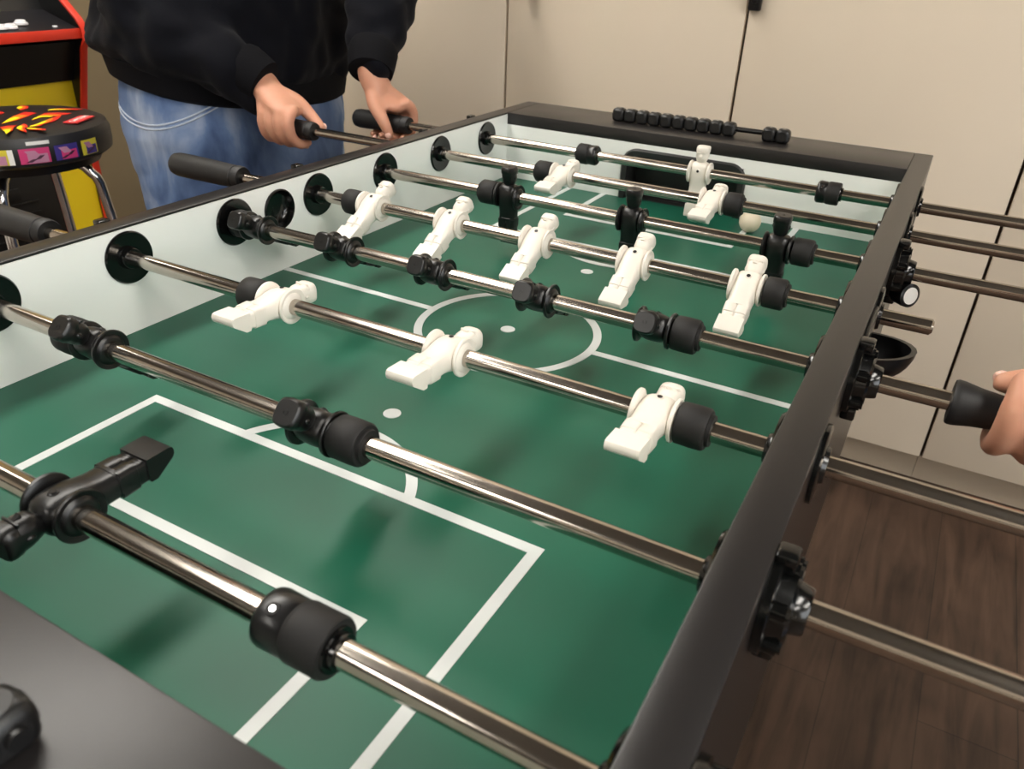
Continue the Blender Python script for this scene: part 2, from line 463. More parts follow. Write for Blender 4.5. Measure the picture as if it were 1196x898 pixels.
# rod bearings
ROD_Y = [None]+[(4.5-i)*SP for i in range(1, 9)]
in_b = MB().lathe([(0, .0285), (.0018, .0288), (.0036, .0275), (.003, .019), (.0024, .0125), (.0075, .0115), (.0085, .0105), (.0085, .0081)], 'X', n=40)
in_b = in_b.build('bearing', M['gloss'], table)
thin = MB().lathe([(0, .029), (.003, .029), (.004, .027), (.004, .014), (.007, .0125), (.007, .0081)], 'X', n=40).build('outer_bearing', M['gloss'], table)
hb = MB().lathe([(0, .031), (.005, .031), (.006, .029), (.006, .024), (.014, .0225), (.016, .020), (.016, .015), (.0225, .0135), (.0235, .0125), (.0235, .0081)], 'X', n=36)
for k in range(6):
    t = PI/6+k*PI/3
    hb.cyl((.004, .0245*math.cos(t), .0245*math.sin(t)), (.0135, .0245*math.cos(t), .0245*math.sin(t)), .0048, n=12)
    hb.cyl((.0135, .0245*math.cos(t), .0245*math.sin(t)), (.0155, .0245*math.cos(t), .0245*math.sin(t)), .0033, n=6)
hb.box((.006, 0, .031), (.012, .014, .010), .002).box((.006, 0, -.032), (.012, .016, .012), .002)
hb = hb.build('outer_bearing', M['gloss'], table)
for i in range(1, 9):
    y = ROD_Y[i]; z = FZ+RH
    for side in (-1, 1):
        c = in_b if (i == 1 and side == -1) else link_copy(in_b, table)
        c.location = ((0 if side < 0 else W)-W/2, y, z); c.rotation_euler = (0, 0, 0 if side < 0 else PI)
        thick = (i in (3, 5, 7, 8)) == (side > 0)
        src = hb if thick else thin
        c = link_copy(src, table)
        c.location = ((-T if side < 0 else W+T)-W/2, y, z); c.rotation_euler = (0, 0, PI if side < 0 else 0)
for src in (hb, thin):
    bpy.data.objects.remove(src)
# ball entry: dished hole on the left inner wall, scoop cup on the right outer face
for side in (-1, 1):
    e = MB()
    prof = [(.0, .0262), (.0022, .0262), (.0028, .0245), (.0018, .0236), (-.005, .0225), (-.009, .019), (-.0108, .011), (-.0112, .0005)]
    e.lathe(prof, 'X', n=40, cap=False)
    if side > 0: e.move(Matrix.Rotation(PI, 4, 'Z'))
    e.move(Matrix.Translation((0 if side < 0 else W, .001, FZ+.0815)))
    TP(e, 'ball_entry_hole', M['gloss'])
    s_ = MB()
    rows_o, rows_i = [], []
    for a in range(13):
        th = PI*a/12                                    # across the cup, side to side
        ro, ri = [], []
        for b_ in range(9):
            ph = PI/2*b_/8                              # from rim to the bottom
            for lst, q in ((ro, 1.0), (ri, .9)):
                x = .045*q*math.sin(th)*math.cos(ph)
                y = .033*q*math.cos(th)*math.cos(ph)
                zz = -.036*q*math.sin(ph)+.004*(x/.045)
                lst.append((x, y, zz))
        rows_o.append(ro); rows_i.append(ri)
    s_.sheet(rows_o).sheet(rows_i)
    s_.sheet([[r[0] for r in rows_o], [r[0] for r in rows_i]])
    s_.box((.002, 0, -.008), (.004, .076, .066), .0015)
    if side < 0: s_.move(Matrix.Rotation(PI, 4, 'Z'))
    s_.move(Matrix.Translation((-T if side < 0 else W+T, 0, FZ+.083)))
    TP(s_, 'ball_entry_cup', M['blackp'])
# knob hanging under the outer rail near the third rod
kn = MB().use(M['blackp']).lathe([(-.010, .012), (.0, .0125), (.008, .0135), (.013, .0135), (.014, .011), (.0125, .0095)], 'X', n=28)
kn.use(M['pwhite']).lathe([(.0140, .0098), (.0144, .0001)], 'X', n=24)
kn.use(M['blackp']).cyl((-.02, 0, .004), (-.004, 0, .002), .006)
kn.move(Matrix.Translation((W+T+.017, .222, FZ+.060)) @ Euler((0, -.15, -.75)).to_matrix().to_4x4())
TP(kn, 'side_knob', None)
# score rails over the aprons
for s in (-1, 1):
    r = MB()
    xa, xb = (.189, .499) if s > 0 else (W-.499, W-.189)
    yr = .662 if s > 0 else -.645
    r.cyl((xa, yr, FZ+RAIL+.0125), (xb, yr, FZ+RAIL+.0125), .0042, n=14)
    for xe in (xa+.021, xb-.021):
        r.cyl((xe, yr, FZ+RAIL), (xe, yr, FZ+RAIL+.012), .003, n=10)
    TP(r, 'score_rail', M['blackp'])

# score beads: rounded cubes with a hole in each end
bead = None
B = .0111
def bead_mesh():
    m = MB().use(M['bead']).box((0, 0, 0), (2*B, 2*B, 2*B), .0058, seg=3)
    for s in (-1, 1):
        m.lathe([(s*(B-.0004), .0066), (s*(B+.0003), .0062), (s*(B+.0003), .0048), (s*(B-.001), .0046)], 'X', n=20)
        m.lathe([(s*(B-.0003), .0078), (s*(B+.0002), .0075)], 'Y', n=20)
    m.lathe([(B-.0003, .0078), (B+.0002, .0075)], 'Z', n=20)
    m.use(M['chrome']).lathe([(B-.0005, .0022), (B+.0004, .002)], 'Z', n=12)
    return m
ords = ['first', 'second', 'third', 'fourth', 'fifth', 'sixth', 'seventh', 'eighth', 'ninth', 'last']
xs = [.1975+k*.02245 for k in range(10)]
for k, x in enumerate(xs):
    l = 'black score bead, %s from the left in the far row of ten' % ords[k] if k not in (0, 9) else (
        'black score bead at the left end of the far row of ten' if k == 0 else 'black score bead at the right end of the far row of ten')
    loc = (x, .662, FZ+RAIL+B)
    if bead is None: bead = bead_mesh().build('score_bead', None, loc=loc); o = bead
    else: o = bead.copy(); COL.objects.link(o); o.location = loc
    o.rotation_euler = (random.uniform(-.05, .05), 0, 0)
    tag(o, l, 'score bead', 'score beads on the far apron')
for k, x in enumerate((.4675, .4900)):
    o = bead.copy(); COL.objects.link(o); o.location = (x, .662, FZ+RAIL+B)
    tag(o, ['left', 'right'][k]+' black bead of the separate pair on the far apron', 'score bead', 'score beads on the far apron')
o = bead.copy(); COL.objects.link(o); o.location = (.4868, -.645, FZ+RAIL+B)
tag(o, 'large looking black score bead on the near grey apron corner', 'score bead')

# ball on the field
tag(MB().sphere((0, 0, 0), .0172, seg=32).build('foosball', M['ball'], loc=(.489, .532, FZ+.0176)),
    'ivory ball lying on the green field before the far goal', 'ball')

# ------------------------------------------------------------------ the players and rods
def man_meshes(m, dark):
    s = .001
    t = MB()
    t.loft([(17, 0, .5, 13, 11, 3), (15.5, 0, .3, 22, 17, 3), (13, 0, 0, 26.5, 22, 3), (8, 0, 0, 28, 26, 3), (0, 0, 0, 28.5, 27, 3), (-8, 0, 0, 28, 26, 3),
            (-15, 0, 0, 26.5, 22, 3), (-22, 0, 0, 25.5, 19.5, 3), (-29.5, 0, 0, 25, 18.5, 3.4), (-30, 0, 0, 26, 19.6, 3.4), (-33, 0, 0, 26, 19.6, 3.4)])
    for q in (-1, 1):
        t.loft([(-31, q*6.2, 0, 13.6, 19.2, 5), (-38, q*6.1, 0, 13.4, 18.8, 5), (-43.5, q*6.0, 0, 13.0, 18.4, 5), (-44, q*5.7, 0, 12.4, 16.4, 5), (-55, q*5.5, 0, 12.0, 15.4, 5)], 16)
        for zz in (-46.5, -49):
            t.loft([(zz-.5, q*5.6, -.1, 12.4, 16.4, 5), (zz+.5, q*5.6, -.1, 12.4, 16.4, 5)], 16)
    # foot block: straight front, back tapering to a rounded tip
    pr = [(-9.4, -50.5), (-9.6, -67.5), (-8.8, -70), (-6.6, -71.2), (-3.5, -71), (-1.2, -69.5), (7.9, -56), (8.0, -51), (7.0, -50.3)]
    t.poly([(-13, y, z) for y, z in pr], (26, 0, 0))
    t.sphere((0, -13.0, 3.5), 3.6, (1, .35, 1), 14)                       # screw boss
    t.move(Matrix.Scale(s, 4))
    me_t = t
    h = MB()
    h.loft([(13, 0, 0, 12, 12, 2), (16.5, 0, 0, 14, 13.5, 2), (18.5, 0, -1.0, 16.0, 16.5, 2.4), (22, 0, -1.2, 18.2, 19, 2.5), (27, 0, -.6, 19.4, 20, 2.7), (31.5, 0, 0, 19.6, 20, 2.8),
            (32.3, 0, -.2, 20.4, 21.6, 3), (36.5, 0, 0, 20.8, 22, 3.2), (39.6, 0, .3, 20.2, 20.8, 3.2), (41, 0, .5, 17.8, 18, 3)])
    h.poly([(-1.5, -10.0, 29.8), (1.5, -10.0, 29.8), (2.2, -12.6, 25.2), (-2.2, -12.6, 25.2)], (0, 3.6, 0))       # nose
    h.box((0, -9.8, 30.6), (15, 3, 1.8), .7)                              # brow
    h.box((0, -9.6, 22.4), (6, 2.4, 1.2), .4)                             # mouth
    for q in (-1, 1):
        h.sphere((q*9.4, .5, 27), 2.6, (.5, .8, 1.2), 12)                 # ears
        h.sphere((q*4.0, -9.1, 28.3), 1.3, (1.3, .6, .7), 10)             # eyes
    h.lathe([(40.8, 2.2), (41.3, 2.2), (41.3, 1.3), (40.9, 1.2)], 'Z', (0, .5, 0), 16)
    h.move(Matrix.Scale(s, 4))
    fl = MB().lathe([(12.5, 11), (13.3, 15.5), (14.2, 17), (16.2, 17.3), (17.0, 16.6), (16.6, 15), (15.8, 13), (17.6, 11.4), (18.2, 10), (18.2, 7.9)], 'X', n=36)
    fl.move(Matrix.Scale(s, 4))
    sc = MB()
    sc.lathe([(-14.6, 2.2), (-14.6, 1.4), (-13.2, 1.2)], 'Y', (0, 0, 3.5), 14).lathe([(-13.6, 1.9), (-14.2, 1.9)], 'Y', (0, 0, 3.5), 14)
    sc.move(Matrix.Scale(s, 4))
    return me_t, h, fl, sc

protos = {}
def player(parent, x, ang, color):
    m = M['whiteman'] if color == 'white' else M['blackman']
    if color not in protos:
        t, h, fl, sc = man_meshes(m, color == 'black')
        b = t.build('player_figure', m, parent); hd = h.build('head', m, b); f1 = fl.build('shoulder_disc', m, b)
        f2 = link_copy(f1, b); f2.rotation_euler = (0, 0, PI)
        scr = sc.build('screw', M['hw'], b)
        protos[color] = (b, [hd, f1, f2, scr])
    else:
        src, ch = protos[color]
        b = link_copy(src, parent)
        for c in ch: link_copy(c, b)
    b.location = (x, 0, 0)
    # white men face the camera end (-Y), black men face +Y; ang = direction of the head in the Y-Z plane
    R = Euler((math.radians(ang-90), 0, 0)).to_matrix()
    if color == 'black': R = R @ Euler((0, 0, PI)).to_matrix()
    b.rotation_euler = R.to_euler()
    return b

def bumper(parent, x0, x1, flip=False):
    L = x1-x0
    m = MB().lathe([(0, .0090), (0, .0120), (.0025, .0125), (.0028, .0150), (.0045, .0163), (L*.5, .0166), (L-.0015, .0163), (L, .0152), (L, .0081)], 'X', n=36)
    if flip: m.move(Matrix.Translation((L, 0, 0)) @ Matrix.Rotation(PI, 4, 'Z'))
    o = m.build('bumper', M['rubber'], parent); o.location = (x0, 0, 0)
    return o
def collar(parent, x0, x1, flip=False, ang=138):
    """goalie-rod stop: a screwed collar, a groove and a rubber bumper with a washer"""
    L = x1-x0; a = L*.42
    m = MB()
    m.use(M['blackp']).lathe([(0, .0081), (0, .0140), (.0015, .0158), (.004, .0164), (a-.0025, .0160), (a-.001, .0152)], 'X', n=36)
    m.use(M['rubber']).lathe([(a-.0015, .0150), (a, .0163), (a+.002, .0168), (L*.86, .0168), (L*.9, .0158), (L*.9, .0125)], 'X', n=36)
    m.use(M['gloss']).lathe([(L*.9, .0126), (L*.93, .0122), (L*.93, .0100), (L, .0098), (L, .0081)], 'X', n=32)
    d = Vector((0, math.cos(math.radians(ang)), math.sin(math.radians(ang))))
    q = Vector((a*.5, 0, 0))
    m.use(M['rubber']).cyl(q+d*.0145, q+d*.0168, .0042, .0036, n=18)
    m.use(M['chrome']).cyl(q+d*.0160, q+d*.01695, .0017, n=10)
    if flip: m.move(Matrix.Translation((L, 0, 0)) @ Matrix.Rotation(PI, 4, 'Z'))
    o = m.build('bumper', None, parent); o.location = (x0, 0, 0)
    return o
def handle(parent, x_in, x_out, kind='straight'):
    """grip from its ringed inner end to its rounded outer end"""
    L = abs(x_out-x_in); sg = 1 if x_out > x_in else -1
    if kind == 'straight':
        prof = [(0, .0085), (0, .0150), (.003, .0162), (.010, .0166), (.011, .0150), (.014, .0150), (.015, .0160), (L*.35, .0170), (L*.7, .0176), (L-.014, .0176), (L-.005, .0160), (L-.001, .0120), (L, .004)]
    else:
        prof = [(0, .0085), (0, .0176), (.002, .0186), (.006, .0184), (.018, .0160), (.034, .0142), (.05, .0140), (.075, .0160), (.09, .0172), (L-.012, .0172), (L-.003, .0140), (L, .004)]
    m = MB().lathe(prof, 'X', n=36)
    if sg < 0: m.move(Matrix.Rotation(PI, 4, 'Z'))
    o = m.build('handle', M['grip'], parent); o.location = (x_in, 0, 0)
    return o
def rod(i, label, x0, x1):
    r = empty('foosball_rod', (0, ROD_Y[i], FZ+RH), label, 'foosball rod', 'foosball rods across the table')
    e = .0022
    MB().lathe([(x0, .0055), (x0+e, .0079), (x1-e, .0079), (x1, .0055)], 'X', n=40).build('bar', M['steel'], r)
    return r

r = rod(1, 'farthest steel rod, with a single white goalkeeper before the far goal', -.20, 1.16)
handle(r, -.170, -.300); collar(r, .1815, .2205, True); collar(r, .580, .6165); player(r, .3985, 86, 'white')
r = rod(2, 'second steel rod from the far end, with two tilted white men', -.30, 1.06)
handle(r, -.271, -.400); bumper(r, .1815, .2085); bumper(r, .4835, .5085, True)
player(r, .2280, 10, 'white'); player(r, .4640, 10, 'white')
r = rod(3, 'third steel rod from the far end, with three upright black men', -.055, 1.05)
handle(r, 1.02, 1.15); bumper(r, .1705, .1975); bumper(r, .6075, .6325, True)
player(r, .2165, 91, 'black'); player(r, .4010, 92, 'black'); player(r, .5885, 92, 'black')
r = rod(4, 'steel rod with five leaning white men and a short bare right end', -.16, .7706)
handle(r, -.140, -.283); bumper(r, .0505, .0765); bumper(r, .6095, .6335, True)
for x in (.0955, .2180, .3395, .4635, .5905): player(r, x, 27, 'white')
r = rod(5, 'steel rod with five black men, its black handle held by the right hand', -.075, .83)
handle(r, .7934, .905, 'waist'); bumper(r, -.008+.0095, .020); bumper(r, .5620, .5875, True)
for x in (.0400, .1705, .2950, .4190, .5435): player(r, x, 151, 'black')
r = rod(6, 'steel rod with three white men lying flat, heads away from the camera', -.16, 1.06)
handle(r, -.134, -.262); bumper(r, .1715, .1985); bumper(r, .6165, .6425, True)
for x in (.2180, .4110, .5985): player(r, x, -2, 'white')
r = rod(7, 'second steel rod from the camera, with two black men heads toward the viewer', -.055, 1.08)
handle(r, 1.05, 1.18); bumper(r, .1105, .1375); bumper(r, .4165, .4435, True)
player(r, .1560, 135, 'black'); player(r, .3980, 135, 'black')
r = rod(8, 'nearest steel rod, with one black goalkeeper lying flat, foot away', -.055, 1.10)
handle(r, 1.07, 1.20); collar(r, .120, .170, True); collar(r, .497, .546, ang=112); player(r, .3290, 180, 'black')

# ------------------------------------------------------------------ hands and people
def hand(mb, mtx, mirror=False, nails=None, curl=1.0, hr=.0172, thumb_path=None, spread=.0205, wr=(-.066, .038)):
    """a hand closed round a bar along local X, wrist behind (-X) and above (+Z); thumb on +Y (mirrored: -Y)"""
    ms = Matrix.Scale(-1, 4, Vector((0, 1, 0))) if mirror else Matrix.Identity(4)
    X = mtx @ ms
    def tf(p): return X @ Vector(p)
    L = [1.0, 1.06, 1.0, .86]
    for k in range(4):
        x = spread*1.5-spread*k
        fr = [.0098, .0100, .0096, .0084][k]
        R0 = hr+fr*.92
        pts = []
        for th, rr in ((20, R0+.013), (58, R0+.0115), (105*min(1, .97+.03*L[k]), R0+.0035), (155, R0+.0005), (155+47*L[k]*curl, R0)):
            t = math.radians(th)
            pts.append(tf((x+.006*(1-k/1.5)*(th/200), -rr*math.sin(t), rr*math.cos(t))))
        mb.tube(pts, [fr*1.02, fr*1.12, fr*1.0, fr*.95, fr*.80], n=14, steps=4)
        if nails is not None:
            t = math.radians(155+43*L[k]*curl); rr = R0+fr*.72
            nails.append((tf((x, -rr*math.sin(t), rr*math.cos(t))), .0052, (1, .9, .9)))
    # palm and back of the hand
    zt = hr+.015
    wx, wz = wr
    mb.tube([tf((wx, .004, zt+wz)), tf((wx*.58, .001, zt+wz*.70)), tf((-.012, -.004, zt+.012)), tf((.016, -.011, zt-.001))], [(.024, .018), (.030, .018), (.0345, .017), (.030, .0135)], n=18, flat=tf((0, 0, 1))-tf((0, 0, 0)), steps=3)
    for k in range(4):                                   # metacarpals
        x = spread*1.5-spread*k
        mb.tube([tf((wx*.75, .006-.003*k, zt+wz*.80)), tf((x, -(hr+.0105+.002)*math.sin(.85)-.006, (hr+.012)*math.cos(.85)+.008))], [.0135, .0118], n=12, steps=3)
    tp = thumb_path or [(-.030, .014, zt+.022), (.002, .026, zt+.008), (.030, .031, .018), (.052, .029, .002)]
    mb.tube([tf(p) for p in tp], [.0165, .0150, .0118, .0092], n=14, steps=4)
    if nails is not None:
        a, b = Vector(tp[-1]), Vector(tp[-2]); d = (a-b).normalized()
        nails.append((tf(a+d*.002+Vector((0, .0062, .002))), .0062, (1.1, .7, 1)))
    return tf((wx, .004, zt+wz))

def remesh(o, v, it=6, fac=.5):
    r = o.modifiers.new('join', 'REMESH'); r.mode = 'VOXEL'; r.voxel_size = v; r.use_smooth_shade = True
    s = o.modifiers.new('smooth', 'SMOOTH'); s.iterations = it; s.factor = fac
    return o
def wrinkle(o, size, strength, depth=2):
    t = bpy.data.textures.new(o.name+'_folds', 'CLOUDS'); t.noise_scale = size; t.noise_depth = depth
    d = o.modifiers.new('folds', 'DISPLACE'); d.texture = t; d.strength = strength; d.mid_level = .5; d.texture_coords = 'LOCAL'
    return o

def lofted(mb, secs, n=40, e=2.4):
    """secs: (x, y, z, half_x, half_y)"""
    return mb.loft([(z, x, y, 2*a, 2*b, e) for x, y, z, a, b in secs], n)

# ---- the player on the left, in a hooded top and jeans
PX, PYc = -.63, .545
per = empty('person', (PX, PYc, 0), 'person in a navy black hooded top and blue jeans gripping two handles', 'person')
def rel(p): return Vector(p)-Vector((PX, PYc, 0))
body = MB()
nl = []
zr = FZ+RH
mR = Matrix.Translation(rel((-.335, ROD_Y[2], zr)))
mL = Matrix.Translation(rel((-.218, ROD_Y[1], zr)))
hand(body, mR, False, nl)
hand(body, mL, True, nl, wr=(-.030, .050), thumb_path=[(-.022, .016, .056), (-.008, .030, .036), (.014, .036, .010), (.026, .034, -.014)])
wR = rel((-.405, ROD_Y[2]+.004, zr+.075)); wL = rel((-.252, ROD_Y[1]-.002, zr+.098))
eR = rel((-.615, .325, 1.085)); eL = rel((-.325, .675, 1.160))
sR = rel((-.555, .385, 1.375)); sL = rel((-.500, .745, 1.385))
hR = mR.translation+Vector((-.045, .003, .058)); hL = mL.translation+Vector((-.024, -.003, .066))
body.tube([hR, wR, wR.lerp(eR, .4), eR, eR.lerp(sR, .5), sR+Vector((.01, .03, -.03))], [(.029, .024), (.031, .026), .038, .043, .047, .055], steps=3)
hL2 = hL
body.tube([hL2, wL, wL.lerp(eL, .4), eL, eL.lerp(sL, .5), sL+Vector((.01, -.03, -.03))], [(.029, .024), (.031, .026), .038, .043, .047, .055], steps=3)
lofted(body, [(0, 0, .80, .12, .17), (0, 0, .90, .13, .18), (0, 0, 1.05, .12, .17), (.02, 0, 1.22, .115, .16), (.04, 0, 1.33, .095, .155), (.05, 0, 1.40, .07, .11), (.06, 0, 1.47, .055, .065), (.075, 0, 1.53, .052, .056), (.085, 0, 1.56, .05, .055)])
for q in (-1, 1):
    body.tube([(0, q*.10, .86), (.01, q*.11, .65), (.02, q*.115, .46), (0, q*.12, .25), (-.02, q*.125, .09), (.05, q*.13, .05)], [.085, .075, .055, .05, .036, .035], n=18)
# head with face
hx = .105
body.loft([(1.52, hx-.005, 0, .09, .08, 2), (1.545, hx+.02, 0, .13, .10, 2.2), (1.58, hx+.02, 0, .165, .125, 2.2), (1.63, hx+.012, 0, .185, .145, 2.2), (1.68, hx+.005, 0, .195, .155, 2.2), (1.73, hx, 0, .18, .148, 2.2), (1.765, hx-.005, 0, .125, .11, 2), (1.78, hx-.01, 0, .05, .05, 2)], 28)
body.tube([(hx+.10, 0, 1.67), (hx+.118, 0, 1.635), (hx+.125, 0, 1.622)], [.009, .013, .014], n=10)
body.tube([(hx+.098, -.022, 1.59), (hx+.104, 0, 1.592), (hx+.098, .022, 1.59)], [.006, .008, .006], n=8)
for q in (-1, 1):
    body.sphere((hx+.0, q*.077, 1.645), .03, (.55, .3, 1), 14)
    body.sphere((hx+.088, q*.032, 1.662), .014, (.7, 1.1, .8), 10)
remesh(body.build('body', M['skin'], per), .0042, 5)
for c_, r_, q_ in nl: MB().sphere(c_, r_, q_, 12).build('fingernail', M['nail'], per)
hr_ = MB()
hr_.loft([(1.66, hx-.045, 0, .13, .160, 2.2), (1.70, hx-.02, 0, .185, .172, 2.2), (1.74, hx-.008, 0, .198, .166, 2.2), (1.775, hx-.012, 0, .155, .135, 2), (1.797, hx-.015, 0, .07, .07, 2)], 28)
hr_.build('hair', M['hair'], per)
# hooded top
hd = MB()
lofted(hd, [(-.01, 0, .935, .155, .230), (-.012, 0, .950, .182, .256), (-.012, -.004, .99, .204, .276), (-.008, 0, 1.06, .200, .268), (.005, 0, 1.16, .184, .252), (.02, 0, 1.28, .165, .238), (.035, 0, 1.38, .135, .222), (.05, 0, 1.44, .09, .15), (.06, 0, 1.475, .07, .085)])
def along(a, b, t): return a.lerp(b, t)
hd.tube([wR+Vector((-.006, 0, .006)), along(wR, eR, .12), along(wR, eR, .24), along(wR, eR, .55)+Vector((0, 0, -.012)), eR+Vector((-.012, -.004, -.008)), along(eR, sR, .45), sR+Vector((0, .035, .0))],
        [.043, .046, .056, .066, .074, .074, .084], n=20, steps=3)
hd.tube([wL+Vector((-.002, .002, .008)), along(wL, eL, .18), along(wL, eL, .30), along(wL, eL, .6), eL+Vector((-.008, .008, 0)), along(eL, sL, .45), sL+Vector((0, -.035, 0))],
        [.040, .043, .052, .060, .072, .080, .092], n=20, steps=3)
hd.tube([(-.06, .10, 1.43), (-.105, .07, 1.41), (-.125, 0, 1.40), (-.105, -.07, 1.41), (-.06, -.10, 1.43)], [.03, .045, .05, .045, .03], n=14, steps=3)
def tilt(bm, z1):
    for v in bm.verts:
        k = min(1, max(0, (z1-v.co.z)/.10))
        if abs(v.co.x) < .26: v.co.z -= k*(.17*(v.co.x+.02)+.06*v.co.y)
tilt(hd.bm, 1.06)
wrinkle(remesh(hd.build('hooded_top', M['hood'], per), .009, 5), .075, .038, 1)
# cuffs and hem
for w, e in ((wR, eR), (wL, eL)):
    cf = MB()
    d = (e-w).normalized()
    p0 = w+d*-.019
    mm = d.to_track_quat('X', 'Z').to_matrix()
    cf.lathe([(0, .034), (.002, .0415), (.02, .0445), (.045, .0465), (.055, .044), (.055, .03)], 'X', p0+Vector((0, 0, .004)), 32, True, mm)
    cf.build('cuff', M['rib'], per)
hm = MB()
hm.loft([(.914, -.012, 0, .350, .490, 2.4), (.920, -.012, 0, .364, .512, 2.4), (.960, -.012, 0, .378, .526, 2.4), (.972, -.012, 0, .360, .505, 2.4)], 48)
tilt(hm.bm, 1.06)
hm.build('waistband', M['rib'], per)
# jeans
jn = MB()
lofted(jn, [(-.01, 0, .70, .150, .220), (-.012, 0, .76, .170, .246), (-.012, 0, .84, .176, .254), (-.012, 0, .92, .168, .246), (-.010, 0, .97, .158, .226)])
for q in (-1, 1):
    jn.tube([(-.012, q*.100, .80), (.0, q*.108, .66), (.015, q*.115, .46), (0, q*.125, .25), (-.015, q*.13, .07)], [(.150, .150), (.142, .148), .122, .108, .095], n=24, steps=3, flat=(1, 0, 0))
jn_o = wrinkle(remesh(jn.build('jeans', M['denim'], per), .009, 4), .07, .014, 3)
from mathutils.bvhtree import BVHTree
tree = BVHTree.FromObject(jn_o, bpy.context.evaluated_depsgraph_get())
for q in (-1, 1):
    for dz in (0, -.008):
        pts = []
        for k in range(13):
            u = k/12; t = math.radians(-118+u*66)*(1 if q < 0 else -1)
            z = .898-.040*math.sin(u*PI)+.012*u+dz
            d = Vector((math.cos(t), math.sin(t), 0))
            h = tree.ray_cast(Vector((-.012, 0, z))+d*.5, -d)[0]
            pts.append(h+d*.0005 if h else Vector((-.012, 0, z))+d*.2)
        MB().tube(pts, [.0016]*13, n=6, steps=2).build('pocket_stitching', M['stitch'], per)
for q in (-1, 1):
    s_ = MB().loft([(0, .04, q*.13, .28, .10, 2.6), (.02, .04, q*.13, .285, .104, 2.6), (.045, .03, q*.13, .26, .098, 2.4), (.07, -.005, q*.13, .17, .09, 2.2), (.10, -.03, q*.13, .10, .085, 2)], 28)
    s_.build('shoe', M['shoe'], per)

# ---- the player on the right: only a hand and forearm reach into the picture
P2 = Vector((1.50, -.10, 0))
per2 = empty('person', P2, 'person at the right edge with one bare hand gripping a black handle', 'person')
hb2 = MB(); nl2 = []
m2 = Matrix.Translation(Vector((.866, ROD_Y[5], zr))-P2) @ Matrix.Rotation(PI, 4, 'Z')
hand(hb2, m2, True, nl2, hr=.0155, thumb_path=[(-.030, .016, .046), (-.004, .027, .034), (.020, .026, .022), (.040, .018, .018)])
w2 = m2 @ Vector((-.078, -.004, .068)); h2 = m2 @ Vector((-.045, -.003, .055))
e2 = Vector((1.17, -.16, 1.07))-P2
s2 = Vector((1.42, -.20, 1.36))-P2
hb2.tube([h2, w2, w2.lerp(e2, .45), e2, e2.lerp(s2, .5), s2], [(.028, .022), (.029, .023), .038, .044, .048, .055], steps=3)
lofted(hb2, [(0, 0, .80, .12, .17), (0, 0, 1.05, .11, .16), (-.02, 0, 1.25, .11, .17), (-.03, 0, 1.37, .10, .18), (-.04, 0, 1.43, .07, .12), (-.05, 0, 1.5, .053, .06), (-.06, 0, 1.56, .05, .055)])
hb2.loft([(1.53, -.09, 0, .10, .09, 2), (1.58, -.105, 0, .165, .125, 2.2), (1.63, -.10, 0, .185, .145, 2.2), (1.69, -.095, 0, .19, .15, 2.2), (1.745, -.09, 0, .15, .13, 2), (1.775, -.085, 0, .06, .06, 2)], 28)
hb2.tube([(-.19, 0, 1.67), (-.208, 0, 1.64), (-.212, 0, 1.628)], [.009, .013, .013], n=10)
hb2.tube([(-.10, .19, 1.36), (-.06, .24, 1.10), (-.22, .20, 1.00)], [.05, .042, .034], steps=3)
for q in (-1, 1):
    hb2.tube([(0, q*.10, .86), (-.01, q*.11, .46), (.02, q*.12, .09), (-.06, q*.13, .05)], [.085, .058, .038, .035], n=18)
remesh(hb2.build('body', M['skin2'], per2), .0036, 5)
for c_, r_, q_ in nl2: MB().sphere(c_, r_, q_, 12).build('fingernail', M['nail'], per2)
MB().loft([(1.66, -.055, 0, .13, .160, 2.2), (1.70, -.075, 0, .185, .170, 2.2), (1.74, -.085, 0, .196, .164, 2.2), (1.775, -.083, 0, .15, .135, 2), (1.795, -.08, 0, .07, .07, 2)], 28).build('hair', M['hair'], per2)
sh = MB()
lofted(sh, [(0, 0, .86, .155, .215), (0, 0, 1.05, .15, .21), (-.02, 0, 1.25, .15, .215), (-.03, 0, 1.38, .125, .205), (-.04, 0, 1.44, .075, .12)])
sh.tube([w2.lerp(e2, .75), e2, e2.lerp(s2, .5), s2], [.055, .064, .07, .08], steps=3)
sh.tube([(-.18, .205, 1.01), (-.06, .24, 1.10), (-.10, .19, 1.36)], [.052, .062, .08], steps=3)
wrinkle(remesh(sh.build('shirt', M['hood'], per2), .01, 5), .09, .02)
j2 = MB()
lofted(j2, [(0, 0, .72, .135, .195), (0, 0, .82, .15, .212), (0, 0, .92, .14, .205)])
for q in (-1, 1):
    j2.tube([(0, q*.10, .80), (-.01, q*.115, .46), (.015, q*.125, .07)], [.118, .09, .078], n=22, steps=3)
remesh(j2.build('jeans', M['denim'], per2), .01, 4)
for q in (-1, 1):
    MB().loft([(0, -.04, q*.13, .28, .10, 2.6), (.045, -.03, q*.13, .26, .098, 2.4), (.10, .03, q*.13, .10, .085, 2)], 24).build('shoe', M['shoe'], per2)

